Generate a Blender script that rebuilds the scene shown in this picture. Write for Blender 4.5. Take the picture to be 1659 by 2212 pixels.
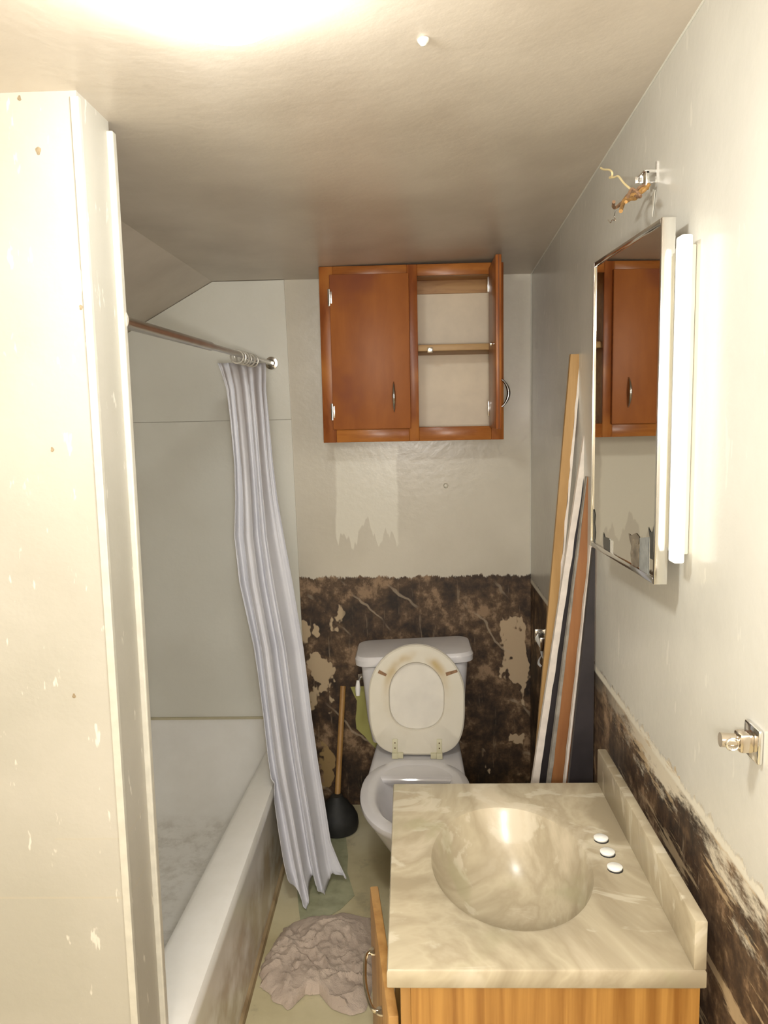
import bpy, bmesh, math, random
from mathutils import Vector, Matrix, noise
random.seed(7)
for o in list(bpy.data.objects): bpy.data.objects.remove(o)
S = bpy.context.scene; COL = S.collection

# ------------------------------------------------------------------ camera, light, exposure
H = 1.74; F = 1720.0
YAW, PIT, ROL = -3.03552142e-02, 1.25596654e-01, -2.04743551e-02
def basis():
    cy, sy, cp, sp = math.cos(YAW), math.sin(YAW), math.cos(PIT), math.sin(PIT)
    f = Vector((sy*cp, cy*cp, -sp)); r = Vector((cy, -sy, 0)); u = r.cross(f)
    c, s = math.cos(ROL), math.sin(ROL)
    return r*c+u*s, u*c-r*s, f
RT, UP, FW = basis(); CAM = Vector((0, 0, H))
cam = bpy.data.objects.new('camera', bpy.data.cameras.new('camera')); COL.objects.link(cam)
cam.data.sensor_fit = 'VERTICAL'; cam.data.sensor_height = 36; cam.data.lens = F/2212*36
cam.data.clip_start = 0.02
m = Matrix((RT, UP, -FW)).transposed().to_4x4(); m.translation = CAM; cam.matrix_world = m
S.camera = cam
def at(u, v, ax, val):
    "the point of the plane (axis ax = val) seen at photo pixel u, v"
    d = RT*((u-829.5)/F) - UP*((v-1106)/F) + FW
    return CAM + d*((val-CAM[ax])/d[ax])

w = bpy.data.worlds.new('world'); S.world = w; w.use_nodes = True
w.node_tree.nodes['Background'].inputs[0].default_value = (1, .93, .82, 1)
w.node_tree.nodes['Background'].inputs[1].default_value = 0.15
def lamp(name, kind, loc, energy, col, size=.05, rot=None):
    l = bpy.data.lights.new(name, kind); l.energy = energy; l.color = col
    if kind == 'AREA':
        l.size = size
    else:
        l.shadow_soft_size = size
    o = bpy.data.objects.new(name, l); COL.objects.link(o); o.location = loc
    if rot: o.rotation_euler = rot
    return o
lamp('flash_light', 'POINT', (0.03, -0.03, 1.68), 18, (1, .97, .92), .05)
lamp('rear_fill_light', 'POINT', (-0.05, -1.35, 1.95), 18, (1, .96, .92), .22)  # added unseen fill behind the camera, brightens the far end; no real fixture
S.view_settings.view_transform = 'Standard'; S.view_settings.look = 'None'
S.view_settings.gamma = 1; S.view_settings.exposure = 1.8
S.view_settings.use_curve_mapping = False

# ------------------------------------------------------------------ materials
class Mat:
    def __init__(s, name, rough=.5, metal=0, coord='Object'):
        s.m = bpy.data.materials.new(name); s.m.use_nodes = True
        s.t = s.m.node_tree; s.n = s.t.nodes; s.b = s.n['Principled BSDF']
        s.b.inputs['Roughness'].default_value = rough; s.b.inputs['Metallic'].default_value = metal
        s.tc = s.n.new('ShaderNodeTexCoord').outputs[coord]
        sp = s.n.new('ShaderNodeSeparateXYZ'); s.t.links.new(s.tc, sp.inputs[0])
        s.x, s.y, s.z = sp.outputs
    def put(s, v, inp):
        if isinstance(v, bpy.types.NodeSocket): s.t.links.new(v, inp)
        elif isinstance(v, tuple) and len(v) == 3 and inp.type == 'RGBA': inp.default_value = (*v, 1)
        else: inp.default_value = v
    def scaled(s, sc, rot=(0,0,0)):
        mp = s.n.new('ShaderNodeMapping'); s.t.links.new(s.tc, mp.inputs[0])
        mp.inputs['Scale'].default_value = sc; mp.inputs['Rotation'].default_value = rot
        return mp.outputs[0]
    def noise(s, scale, detail=4, sc=(1,1,1), rot=(0,0,0), rough=.55, dist=0):
        n = s.n.new('ShaderNodeTexNoise'); s.put(s.scaled(sc, rot), n.inputs['Vector'])
        n.inputs['Scale'].default_value = scale; n.inputs['Detail'].default_value = detail
        n.inputs['Roughness'].default_value = rough; n.inputs['Distortion'].default_value = dist
        return n.outputs['Fac']
    def wave(s, scale, dist=4, sc=(1,1,1), axis='X', det=2, dsc=1):
        n = s.n.new('ShaderNodeTexWave'); s.put(s.scaled(sc), n.inputs['Vector']); n.bands_direction = axis
        n.inputs['Scale'].default_value = scale; n.inputs['Distortion'].default_value = dist
        n.inputs['Detail'].default_value = det; n.inputs['Detail Scale'].default_value = dsc
        return n.outputs['Fac']
    def math(s, op, a, b=0.0, clamp=False):
        n = s.n.new('ShaderNodeMath'); n.operation = op; n.use_clamp = clamp
        s.put(a, n.inputs[0]); s.put(b, n.inputs[1]); return n.outputs[0]
    def step(s, v, lo, hi):
        n = s.n.new('ShaderNodeMapRange'); n.interpolation_type = 'SMOOTHSTEP'
        s.put(v, n.inputs[0]); s.put(lo, n.inputs[1]); s.put(hi, n.inputs[2]); return n.outputs[0]
    def box(s, v, lo, hi, soft=.01):
        return s.math('MULTIPLY', s.step(v, lo-soft, lo+soft), s.math('SUBTRACT', 1.0, s.step(v, hi-soft, hi+soft)))
    def mul(s, *a):
        r = a[0]
        for k in a[1:]: r = s.math('MULTIPLY', r, k)
        return r
    def mix(s, f, a, b):
        n = s.n.new('ShaderNodeMix'); n.data_type = 'RGBA'
        s.put(f, n.inputs[0]); s.put(a, n.inputs[6]); s.put(b, n.inputs[7]); return n.outputs[2]
    def ramp(s, f, stops):
        n = s.n.new('ShaderNodeValToRGB'); s.put(f, n.inputs[0]); e = n.color_ramp.elements
        while len(e) < len(stops): e.new(.5)
        for k, (p, c) in enumerate(stops): e[k].position = p; e[k].color = (*c, 1)
        return n.outputs[0]
    def bump(s, h, strength=.3, dist=.01):
        n = s.n.new('ShaderNodeBump'); s.put(h, n.inputs['Height'])
        n.inputs['Strength'].default_value = strength; n.inputs['Distance'].default_value = dist
        s.t.links.new(n.outputs[0], s.b.inputs['Normal'])
    def done(s, col, rough=None):
        s.put(col, s.b.inputs['Base Color'])
        if rough is not None: s.put(rough, s.b.inputs['Roughness'])
        return s.m

PAINT = (.68, .63, .53); PAINT2 = (.66, .62, .535); PAINTD = (.60, .55, .455)
def paint_mat(name, a=PAINT, b=PAINTD, rough=.34, bs=.25, scratch=0.0):
    k = Mat(name, rough); f = k.noise(2.2, 5); c = k.ramp(f, [(.35, b), (.62, a)])
    if scratch:
        sc = k.noise(42, 3, (1, 1, .3), rough=.65)
        c = k.mix(k.mul(k.step(sc, .64, .70), scratch), c, (.85, .80, .70))
    h = k.math('ADD', k.noise(45, 3), k.math('MULTIPLY', k.noise(5, 2), 1.5))
    k.bump(h, bs, .006)
    return k, c
def plain(name, col, rough=.5, metal=0, var=.08, scale=12):
    k = Mat(name, rough, metal)
    d = tuple(max(0, c*(1-var)) for c in col)
    return k.done(k.ramp(k.noise(scale, 3), [(.35, d), (.65, col)]))
def wood(name, a, b, rough=.4, sc=(14, 14, 1.0), scale=3, c=None):
    k = Mat(name, rough); f = k.noise(scale, 5, sc, dist=.4)
    col = k.ramp(f, [(.33, b), (.62, a)])
    if c: col = k.mix(k.step(k.noise(3.0, 3), .48, .68), col, c)
    k.bump(f, .12, .003); return k.done(col)

def scraped(k, base, top, seed=(0,0,0), whites=True):
    "brown scraped-off wall surface shown below height top"
    n1 = k.noise(5, 6, (1, 1, 1.3), rough=.68); n2 = k.noise(22, 5, (1, 1, .7), rough=.7)
    f = k.math('ADD', k.math('MULTIPLY', n1, .62), k.math('MULTIPLY', n2, .38)); f = k.math('ADD', .5, k.math('MULTIPLY', k.math('SUBTRACT', f, .5), 1.35))
    br = k.ramp(f, [(.36, (.020, .011, .006)), (.46, (.052, .028, .014)), (.54, (.11, .064, .032)), (.63, (.31, .20, .115))])
    st = k.step(k.noise(9, 4, (5, 5, .5), (.0, .5, .0), rough=.7), .60, .72)
    br = k.mix(k.mul(st, .35), br, (.42, .31, .20))
    edge = k.math('ADD', k.z, k.math('MULTIPLY', k.math('SUBTRACT', k.noise(34, 6, (1, 1, .35), rough=.75), .5), .075))
    mask = k.math('SUBTRACT', 1.0, k.step(edge, top-.004, top+.004))
    return k.mix(mask, base, br), mask

# ------------------------------------------------------------------ mesh helpers
def newbm(): return bmesh.new()
def add_box(bm, lo, hi, bev=0):
    r = bmesh.ops.create_cube(bm, size=1); vs = r['verts']
    for v in vs:
        v.co = Vector([lo[i] + (v.co[i]+.5)*(hi[i]-lo[i]) for i in range(3)])
    if bev:
        es = list({e for v in vs for e in v.link_edges})
        bmesh.ops.bevel(bm, geom=es, offset=bev, segments=2, affect='EDGES', profile=.5)
    return bm
def box(lo, hi, bev=0): return add_box(newbm(), lo, hi, bev)
def add_prism(bm, pts, off, bev=0):
    "closed polygon pts extruded along off"
    off = Vector(off); a = [bm.verts.new(Vector(p)) for p in pts]; b = [bm.verts.new(Vector(p)+off) for p in pts]
    n = len(pts); fs = [bm.faces.new(a), bm.faces.new(b[::-1])]
    for i in range(n): fs.append(bm.faces.new((a[i], b[i], b[(i+1) % n], a[(i+1) % n])))
    bmesh.ops.recalc_face_normals(bm, faces=fs)
    if bev:
        bmesh.ops.bevel(bm, geom=list({e for f in fs for e in f.edges}), offset=bev, segments=2, affect='EDGES', profile=.5)
    return bm
def prism(pts, off, bev=0): return add_prism(newbm(), pts, off, bev)
def add_loft(bm, rings, cap0=True, cap1=True, closed=True):
    R = [[bm.verts.new(Vector(p)) for p in r] for r in rings]; n = len(R[0]); fs = []
    for i in range(len(R)-1):
        for j in range(n if closed else n-1):
            fs.append(bm.faces.new((R[i][j], R[i][(j+1) % n], R[i+1][(j+1) % n], R[i+1][j])))
    if cap0: fs.append(bm.faces.new(R[0][::-1]))
    if cap1: fs.append(bm.faces.new(R[-1]))
    bmesh.ops.recalc_face_normals(bm, faces=fs)
    return bm
def loft(rings, **k): return add_loft(newbm(), rings, **k)
def add_tube(bm, pts, r, n=12, cap=True):
    pts = [Vector(p) for p in pts]; rs = r if isinstance(r, (list, tuple)) else [r]*len(pts); rings = []
    ref = None
    for i, p in enumerate(pts):
        t = (pts[min(i+1, len(pts)-1)] - pts[max(i-1, 0)]).normalized()
        if ref is None:
            ref = t.cross(Vector((0, 0, 1)))
            if ref.length < .1: ref = t.cross(Vector((0, 1, 0)))
        ref = (ref - t*ref.dot(t)).normalized(); s = t.cross(ref)
        rings.append([p + (ref*math.cos(2*math.pi*j/n) + s*math.sin(2*math.pi*j/n))*rs[i] for j in range(n)])
    return add_loft(bm, rings, cap0=cap, cap1=cap)
def tube(pts, r, n=12): return add_tube(newbm(), pts, r, n)
def smooth_path(pts, k=6):
    pts = [Vector(p) for p in pts]; out = []
    for i in range(len(pts)-1):
        a, b, c, d = pts[max(i-1, 0)], pts[i], pts[i+1], pts[min(i+2, len(pts)-1)]
        for q in range(k):
            t = q/k
            out.append(.5*((2*b)+(c-a)*t+(2*a-5*b+4*c-d)*t*t+(3*b-a-3*c+d)*t**3))
    return out+[pts[-1]]
def add_lathe(bm, prof, c, n=32, axis='Z'):
    c = Vector(c); rings = []
    for r, h in prof:
        ring = []
        for j in range(n):
            a = 2*math.pi*j/n; x, y = r*math.cos(a), r*math.sin(a)
            ring.append(c + {'Z': Vector((x, y, h)), 'Y': Vector((x, h, y)), 'X': Vector((h, x, y))}[axis])
        rings.append(ring)
    return add_loft(bm, rings, cap0=prof[0][0] > 0, cap1=prof[-1][0] > 0)
def lathe(prof, c, n=32, axis='Z'): return add_lathe(newbm(), prof, c, n, axis)
def torus(c, R, r, axis='Y', n=28):
    c = Vector(c); pts = []
    bm = newbm(); rings = []
    for i in range(n):
        a = 2*math.pi*i/n
        e = {'Y': Vector((math.cos(a), 0, math.sin(a))), 'X': Vector((0, math.cos(a), math.sin(a))), 'Z': Vector((math.cos(a), math.sin(a), 0))}[axis]
        k = {'Y': Vector((0, 1, 0)), 'X': Vector((1, 0, 0)), 'Z': Vector((0, 0, 1))}[axis]
        rings.append([c + e*(R + r*math.cos(2*math.pi*j/8)) + k*r*math.sin(2*math.pi*j/8) for j in range(8)])
    rings.append(rings[0])
    add_loft(bm, rings, cap0=False, cap1=False); bmesh.ops.remove_doubles(bm, verts=bm.verts, dist=1e-6)
    return bm

def link(name, bm, mat, parent=None, smooth=True, world=True):
    me = bpy.data.meshes.new(name)
    if parent is not None and world:
        r = parent
        while r.parent: r = r.parent
        if r.type == 'EMPTY': bm.transform((Matrix.Translation(r.location) @ Matrix.Rotation(r.rotation_euler.z, 4, 'Z')).inverted())
    bm.to_mesh(me); bm.free(); me.materials.append(mat)
    if smooth:
        try: me.shade_smooth()
        except Exception:
            for p in me.polygons: p.use_smooth = True
        me.set_sharp_from_angle(angle=math.radians(38))
    o = bpy.data.objects.new(name, me); COL.objects.link(o)
    if parent is not None: o.parent = parent
    return o
def thing(name, label, cat, loc=(0, 0, 0), rz=0, group=None):
    o = bpy.data.objects.new(name, None); COL.objects.link(o); o.location = loc; o.rotation_euler = (0, 0, rz)
    o.empty_display_size = .05
    o['label'] = label; o['category'] = cat
    if group: o['group'] = group
    return o
def tag(o, label, cat, group=None):
    o['label'] = label; o['category'] = cat
    if group: o['group'] = group
    return o
def struct(name, bm, mat, parent=None, smooth=False):
    o = link(name, bm, mat, parent, smooth)
    if parent is None: o['kind'] = 'structure'
    return o
def fbm(x, y, z=0, o=4): return noise.fractal(Vector((x, y, z)), 1.0, 2.0, o)

# ------------------------------------------------------------------ the room
XR, YB, XL, Y0 = .52, 3.36, -1.30, -2.3
PX, PY0, PY1 = -.545, 1.40, 1.545          # the stub wall at the tub's near end
ZC = 2.285
def zc(x, y):
    t = max(0, min(1, (x+.35)/.87)); return ZC + (t**1.4)*.0743*(YB-max(y, .9))

k = Mat('floor_vinyl', .5)
f = k.noise(3, 5); c = k.ramp(f, [(.32, (.45, .39, .23)), (.5, (.58, .52, .33)), (.7, (.66, .60, .42))])
c = k.mix(k.mul(k.step(k.noise(7, 5, rough=.7), .55, .68), .45), c, (.27, .24, .17))
gm = k.mul(k.box(k.x, -.40, -.235, .03), k.box(k.y, 2.45, 3.2, .04))
k.bump(k.noise(30, 3), .1, .003)
struct('floor', box((XL, Y0, -.05), (XR, YB, 0)), k.done(c))

k, c = paint_mat('ceiling_paint', (.64, .565, .475), (.52, .45, .37), .33, .10)
bm = newbm(); nx, ny = 40, 60; g = []
xs = [-.79 + (XR+.79)*i/nx for i in range(nx+1)]; ys = [Y0 + (YB-Y0)*j/ny for j in range(ny+1)]
lo = [[bm.verts.new((x, y, zc(x, y))) for y in ys] for x in xs]
hi = [[bm.verts.new((x, y, zc(x, y)+.06)) for y in ys] for x in xs]
for i in range(nx):
    for j in range(ny):
        bm.faces.new((lo[i][j], lo[i][j+1], lo[i+1][j+1], lo[i+1][j])); bm.faces.new((hi[i][j], hi[i+1][j], hi[i+1][j+1], hi[i][j+1]))
ZS = 2.285-.545*(.79-1.30)*-1
add_prism(bm, [(-.79, PY1, ZC), (-.79, PY1, ZC+.06), (XL, PY1, ZS+.06), (XL, PY1, ZS)], (0, YB-PY1, 0))
add_box(bm, (XL, Y0, ZC), (-.79, PY1, ZC+.06))
ceil = struct('ceiling', bm, k.done(c), smooth=True)

# back wall: painted above, scraped to brown below, with a paler repainted rectangle that drips
k = Mat('back_wall_paint', .3)
f = k.noise(2.2, 5); c = k.ramp(f, [(.35, PAINTD), (.62, PAINT)])
dr = k.noise(14, 3, (1, 1, .06)); low = k.math('ADD', .93, k.math('MULTIPLY', dr, .56))
ex = k.math('ADD', k.x, k.math('MULTIPLY', k.math('SUBTRACT', k.noise(12, 3, (1, 1, .5)), .5), .035))
pm = k.mul(k.box(ex, -.305, -.04, .006), k.step(k.z, low, k.math('ADD', low, .012)), k.math('SUBTRACT', 1.0, k.step(k.z, 1.58, 1.60)))
c = k.mix(k.mul(pm, .9), c, (.81, .77, .66))
br, mask = scraped(k, c, 1.035)
tn = k.noise(6, 4, (1, 1, .7), rough=.6)
tl = k.mul(k.box(k.x, -.46, -.33, .03), k.box(k.z, .05, .68, .05), 1.0); tl = k.step(k.math('ADD', tn, k.math('MULTIPLY', tl, .16)), .63, .65); tl = k.mul(tl, mask, k.step(k.x, -.60, -.5), k.math('SUBTRACT', 1.0, k.step(k.x, -.30, -.26)))
tr = k.mul(k.box(k.x, .37, .50, .025), k.box(k.z, .25, 1.0, .06), 1.0); tr = k.step(k.math('ADD', tn, k.math('MULTIPLY', tr, .14)), .64, .66); tr = k.mul(tr, mask, k.step(k.x, .30, .34))
br = k.mix(tl, br, k.mix(k.step(k.z, .30, .50), (.36, .24, .10), (.50, .38, .24))); br = k.mix(tr, br, (.52, .39, .25))
sw = k.step(k.wave(3.0, 3, (1, 1, 1), 'DIAGONAL', 3, 1.5), .985, .998)
br = k.mix(k.mul(mask, sw, k.step(k.noise(5, 2), .5, .6), .5), br, (.50, .40, .28))
h = k.math('ADD', k.noise(38, 3), k.math('MULTIPLY', k.noise(5, 2), 1.2)); k.bump(h, .12, .006)
wb = struct('wall_back', box((XL, YB, 0), (XR+.1, YB+.1, 2.6)), k.done(br, k.math('ADD', .27, k.math('MULTIPLY', mask, .3))))
pts = [(757, 1484), (764, 1500), (771, 1514), (770, 1535), (768, 1553), (770, 1574), (778, 1582), (787, 1590), (798, 1603), (807, 1612), (816, 1623), (830, 1623), (830, 1590), (815, 1480)]
p = [at(u, v, 1, YB-.0015) for u, v in pts]
link('torn_plasterboard', prism(p, (0, .001, 0)), plain('yellow_green_board', (.42, .40, .13), .8), wb, False)['label'] = 'yellow green board showing through a torn hole'

# tub surround panel on the back wall (its edge leans a little)
k, c = paint_mat('alcove_paint', (.78, .765, .69), (.72, .70, .62), .3, .12)
e0, e1, e2 = at(613, 607, 1, YB-.012), at(645, 1230, 1, YB-.012), at(655, 1420, 1, YB-.012)
seam = at(615, 905, 1, YB-.012).z
P = lambda x, z: (x, YB-.012, z)
bm = prism([P(XL, .40), P(e2.x+.006, .40), P(e2.x, e2.z), P(e1.x, e1.z), P(e1.x+(e0.x-e1.x)*.5, seam-.004), P(XL, seam-.004)], (0, .0115, 0))
add_prism(bm, [P(XL, seam-.002), P(e1.x+(e0.x-e1.x)*.5, seam-.002), P(e0.x, ZC-.002), P(-.79, ZC-.002), P(XL, ZS-.002)], (0, .0115, 0))
struct('wall_alcove', bm, k.done(c))

# right wall
k = Mat('right_wall_paint', .3)
f = k.noise(1.8, 5); c = k.ramp(f, [(.35, (.53, .51, .455)), (.62, (.61, .59, .53))])
sc = k.noise(30, 3, (1, 1, .25), rough=.6); c = k.mix(k.mul(k.step(sc, .66, .70), .3), c, (.8, .77, .68))
# brown scraping: white plaster left at the near top edge
br, mask = scraped(k, c, 1.02)
near = k.math('SUBTRACT', 1.0, k.step(k.y, 1.6, 2.3))
wn = k.noise(6, 7, (1, .45, 1.5), rough=.72)
lim = k.math('SUBTRACT', k.z, .97)
wt = k.mul(mask, near, k.step(k.math('ADD', wn, k.math('MULTIPLY', lim, 1.6)), .44, .56))
br = k.mix(wt, br, (.58, .52, .41))
ln = k.mul(mask, k.box(k.z, 1.0, 1.02, .004)); br = k.mix(ln, br, (.66, .62, .52))
tn = k.step(k.noise(9, 6, (1, .3, 2.5), (.15, 0, 0), rough=.72), .55, .62); br = k.mix(k.mul(mask, tn, near, .8), br, (.46, .34, .20))
k.bump(k.math('ADD', k.noise(40, 3), k.math('MULTIPLY', k.noise(4, 2), 1.5)), .10, .006)
yy = [YB, 3, 2.5, 2, 1.5, 1.2, .9, Y0]
bm = prism([(XR, YB, 0)] + [(XR, y, zc(XR, y)) for y in yy] + [(XR, Y0, 0)], (.1, 0, 0))
struct('wall_right', bm, k.done(br, k.math('ADD', .25, k.math('MULTIPLY', mask, .4))))

k, c = paint_mat('plain_wall_paint')
pm_ = k.done(c)
struct('wall_left', box((XL-.1, Y0, 0), (XL, YB, 2.6)), pm_)
struct('wall_rear', box((XL, Y0-.1, 0), (XR+.1, Y0, 2.6)), pm_)
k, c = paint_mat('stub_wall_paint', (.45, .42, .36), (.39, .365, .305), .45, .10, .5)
# faint joint lines and nail marks
jl = k.mul(k.math('ADD', k.box(k.z, .828, .832, .001), k.box(k.z, .948, .951, .001)), k.step(k.noise(6, 2), .45, .5))
c = k.mix(k.mul(jl, .5), c, (.45, .40, .30))
sm = k.done(c)
wp_ = struct('wall_partition', box((XL, PY0, 0), (PX, PY1, ZC)), sm)
nmk = plain('nail_mark_brown', (.33, .25, .15), .7, 0, .4, 90)
for q_, (u, v, a_) in enumerate(((83, 326, .0045), (175, 664, .003), (113, 971, .003), (160, 1503, .0032), (42, 212, .003))):
    c_ = at(u, v, 1, PY0); link('nail_mark', prism([(c_.x+a_*math.cos(t)*(1+.3*math.sin(3*t+q_)), PY0-.0006, c_.z+a_*1.5*math.sin(t)) for t in [i*math.pi/6 for i in range(12)]], (0, .0005, 0)), nmk, wp_, False)

tm = plain('trim_paint', (.56, .53, .45), .35, 0, .12, 30)
# corner bead at the near edge and the strip at the far edge, both running up to the ceiling
struct('trim_1', prism([(PX-.010, PY0-.004, 0), (PX+.004, PY0-.004, 0), (PX+.004, PY0+.008, 0), (PX-.010, PY0+.001, 0)], (0, 0, ZC-.01), .001), tm)
struct('trim_2', box((PX-.002, PY1-.014, 0), (PX+.012, PY1+.006, ZC-.02), .003), tm)
# caulk line where the ceiling meets the right wall and in the far corner
cm_ = plain('corner_paint', (.68, .66, .58), .3)
struct('trim_3', tube([(XR-.001, y, zc(XR, y)-.001) for y in yy[:-1]], .0025, 8), cm_)
struct('trim_4', tube([(XR-.001, YB-.001, 1.04), (XR-.001, YB-.001, zc(XR, YB))], .0035, 8), cm_)

# ------------------------------------------------------------------ bathtub
def rrect(x0, x1, y0, y1, r, z, n=8):
    out = []
    for cx, cy, a0 in ((x1-r, y1-r, 0), (x0+r, y1-r, 90), (x0+r, y0+r, 180), (x1-r, y0+r, 270)):
        for i in range(n+1):
            a = math.radians(a0+90*i/n); out.append((cx+r*math.cos(a), cy+r*math.sin(a), z))
    return out
k = Mat('tub_enamel', .22)
f = k.noise(4, 5, rough=.65); c = k.ramp(f, [(.3, (.78, .755, .70)), (.6, (.84, .82, .775))])
ap = k.mul(k.step(k.x, -.52+.896, -.505+.896), k.math('SUBTRACT', 1.0, k.step(k.z, .24, .36)))
c = k.mix(k.mul(ap, k.step(k.noise(5, 4), .36, .60), .75), c, (.42, .32, .19))
bt = k.mul(k.math('SUBTRACT', 1.0, k.step(k.z, .088, .112)), k.step(k.noise(14, 5, rough=.7), .42, .70), k.math('SUBTRACT', 1.0, k.step(k.x, -.62+.896, -.58+.896)))
c = k.mix(k.mul(bt, .5), c, (.45, .41, .34))
tubm = k.done(c)
X0, X1, Y1, Y2 = XL+.005, -.497, PY1+.012, YB-.016
rings = [rrect(X0, X1-.006, Y1, Y2, .01, .0), rrect(X0, X1-.006, Y1, Y2, .01, .05), rrect(X0, X1-.006, Y1, Y2, .01, .30),
         rrect(X0, X1-.004, Y1, Y2, .012, .355), rrect(X0, X1, Y1, Y2, .015, .378), rrect(X0, X1, Y1, Y2, .015, .394),
         rrect(X0+.004, X1-.008, Y1+.004, Y2, .015, .407), rrect(X0+.01, X1-.025, Y1+.02, Y2-.004, .02, .412),
         rrect(X0+.03, X1-.060, Y1+.06, Y2-.010, .09, .409), rrect(X0+.045, X1-.078, Y1+.08, Y2-.018, .12, .398),
         rrect(X0+.055, X1-.088, Y1+.095, Y2-.030, .13, .37), rrect(X0+.07, X1-.100, Y1+.12, Y2-.07, .14, .28),
         rrect(X0+.085, X1-.115, Y1+.14, Y2-.15, .15, .18), rrect(X0+.11, X1-.14, Y1+.17, Y2-.24, .16, .115),
         rrect(X0+.16, X1-.19, Y1+.23, Y2-.34, .15, .09), rrect(X0+.25, X1-.27, Y1+.4, Y2-.5, .08, .085)]
rings = [[(x-(max(0, 2.95-y)*.055 if i >= 8 and x > (X0+X1)/2 else 0), y, z) for x, y, z in R_] for i, R_ in enumerate(rings)]
tub = thing('bathtub', 'white enamelled bathtub with stained apron along the left side', 'bathtub', ((X0+X1)/2, (Y1+Y2)/2, 0))
link('basin', loft(rings), tubm, tub)
link('drain', lathe([(0, .004), (.018, .004), (.024, .002), (.026, 0)], ((X0+X1)/2, Y1+.52, .085), 24), plain('dull_chrome', (.6, .6, .6), .3, 1), tub)
link('caulk_bead', prism([(X0+.02, Y2-.008, .405), (X1-.05, Y2-.008, .405), (X1-.05, Y2-.004, .420), (X0+.02, Y2-.004, .420)], (0, .007, 0)),
     plain('yellowed_caulk', (.50, .45, .30), .6), tub)
struct('baseboard_tub', prism([(X1-.006, Y1, 0), (X1+.004, Y1, 0), (X1+.002, Y1, .022), (X1-.006, Y1, .030)], (0, Y2-Y1-.02, 0)), wood('stained_trim', (.50, .38, .22), (.24, .16, .08), .6, (2, 2, 2)))

# ------------------------------------------------------------------ curtain rod, rings, curtain
chrome = plain('chrome', (.82, .81, .79), .12, 1, .04)
steel = plain('dull_steel', (.50, .48, .44), .28, 1, .15)
RX = -.556; RZ0, RZ1 = 1.925, 1.948
def rz(y): return RZ0 + (RZ1-RZ0)*(y-PY1)/(YB-PY1)
rod = thing('curtain_rod', 'steel tension rod running above the edge of the bathtub', 'curtain rod', (RX, YB, RZ1))
link('thick_tube', tube([(RX, PY1+.002, rz(PY1)), (RX, 2.30, rz(2.30))], .0125, 20), steel, rod)
link('thin_tube', tube([(RX, 2.29, rz(2.30)), (RX, YB-.02, rz(YB))], .0095, 20), steel, rod)
link('end_cap', lathe([(.0, -.030), (.014, -.030), (.016, -.012), (.026, -.010), (.028, 0), (0, 0)], (RX, YB-.013, RZ1), 28, 'Y'), chrome, rod)
link('end_cap', lathe([(.0, .025), (.018, .025), (.020, .01), (.025, .008), (.027, 0), (0, 0)], (RX, PY1+.002, rz(PY1)), 28, 'Y'), steel, rod)

curt_rows = [ # v, left px, right px, depth y, depth at right
 (784, 470, 574, 2.72, 3.10), (800, 476, 575, 2.72, 3.08), (840, 488, 574, 2.74, 3.04), (905, 495, 580, 2.75, 3.0), (1000, 503, 589, 2.76, 2.96), (1076, 505, 599, 2.76, 2.93),
 (1160, 503, 614, 2.76, 2.91), (1260, 514, 633, 2.75, 2.89), (1400, 545, 656, 2.73, 2.87), (1547, 566, 674, 2.71, 2.85),
 (1640, 578, 688, 2.68, 2.84), (1730, 592, 703, 2.65, 2.83), (1800, 602, 714, 2.62, 2.81), (1860, 612, 724, 2.60, 2.79), (1893, 620, 732, 2.58, 2.77)]
def crow(v):
    for a, b in zip(curt_rows, curt_rows[1:]):
        if a[0] <= v <= b[0]:
            t = (v-a[0])/(b[0]-a[0]); return [a[i]+(b[i]-a[i])*t for i in range(5)]
    return list(curt_rows[-1])
bm = newbm(); NU, NV = 150, 110; G = []
for j in range(NV+1):
    t = j/NV; v = 784+(1893-784)*t
    _, L, Rr, yl, yr = crow(v); row = []
    for i in range(NU+1):
        s = i/NU; s2 = s + .012*math.sin(9*t+6*s)
        # bottom hem runs uneven: a long tail on the left, a notch, then a shallow point
        dv = 0
        if t > .8:
            q = (t-.8)/.2; dv = q*(-12 + (98*max(0, 1-abs(s-.20)/.24) + 52*max(0, 1-abs(s-.62)/.30) + 12*max(0, 1-abs(s-.97)/.1)))
        u = L+(Rr-L)*s + (dv*.28 if dv > 0 else 0) + (max(0, (t-.93)/.07)*18 if s > .93 else 0)
        y = yl+(yr-yl)*s
        pt = at(u, v+dv, 1, y)
        am = .010 + .009*min(1, t*2.0)
        flat = 1-.8*max(0, min(1, (s-.58)/.15))*max(0, min(1, (t-.12)/.3))
        fold = math.sin(2*math.pi*(s2*2.6+.12*t)) + flat*(.55*math.sin(2*math.pi*(s2*6.1+.3+.35*t)) + .28*math.sin(2*math.pi*(s2*11.3+.5*t)))
        pt.y += am*fold; pt.x += .003*flat*math.sin(2*math.pi*s2*6+t*3)
        if pt.x < X1+.03 and pt.z < .45: pt.x = max(pt.x, X1+.008)
        pt.z = max(pt.z, .009 + .003*math.sin(40*s))
        row.append(bm.verts.new(pt))
    G.append(row)
for j in range(NV):
    for i in range(NU): bm.faces.new((G[j][i], G[j+1][i], G[j+1][i+1], G[j][i+1]))
k = Mat('curtain_cloth', .55); k.bump(k.noise(60, 3), .08, .002)
cm = k.done(k.ramp(k.noise(6, 3), [(.3, (.60, .60, .645)), (.7, (.66, .66, .70))]))
k.b.inputs['Subsurface Weight'].default_value = .0
cu = thing('shower_curtain', 'pale lavender grey shower curtain bunched at the far end of the rod', 'shower curtain', (RX, 2.8, RZ1))
cl = link('curtain_cloth', bm, cm, cu)
so = cl.modifiers.new('thickness', 'SOLIDIFY'); so.thickness = .0015
ringm = plain('ring_plastic', (.55, .52, .46), .3, .3)
r0 = None
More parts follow.
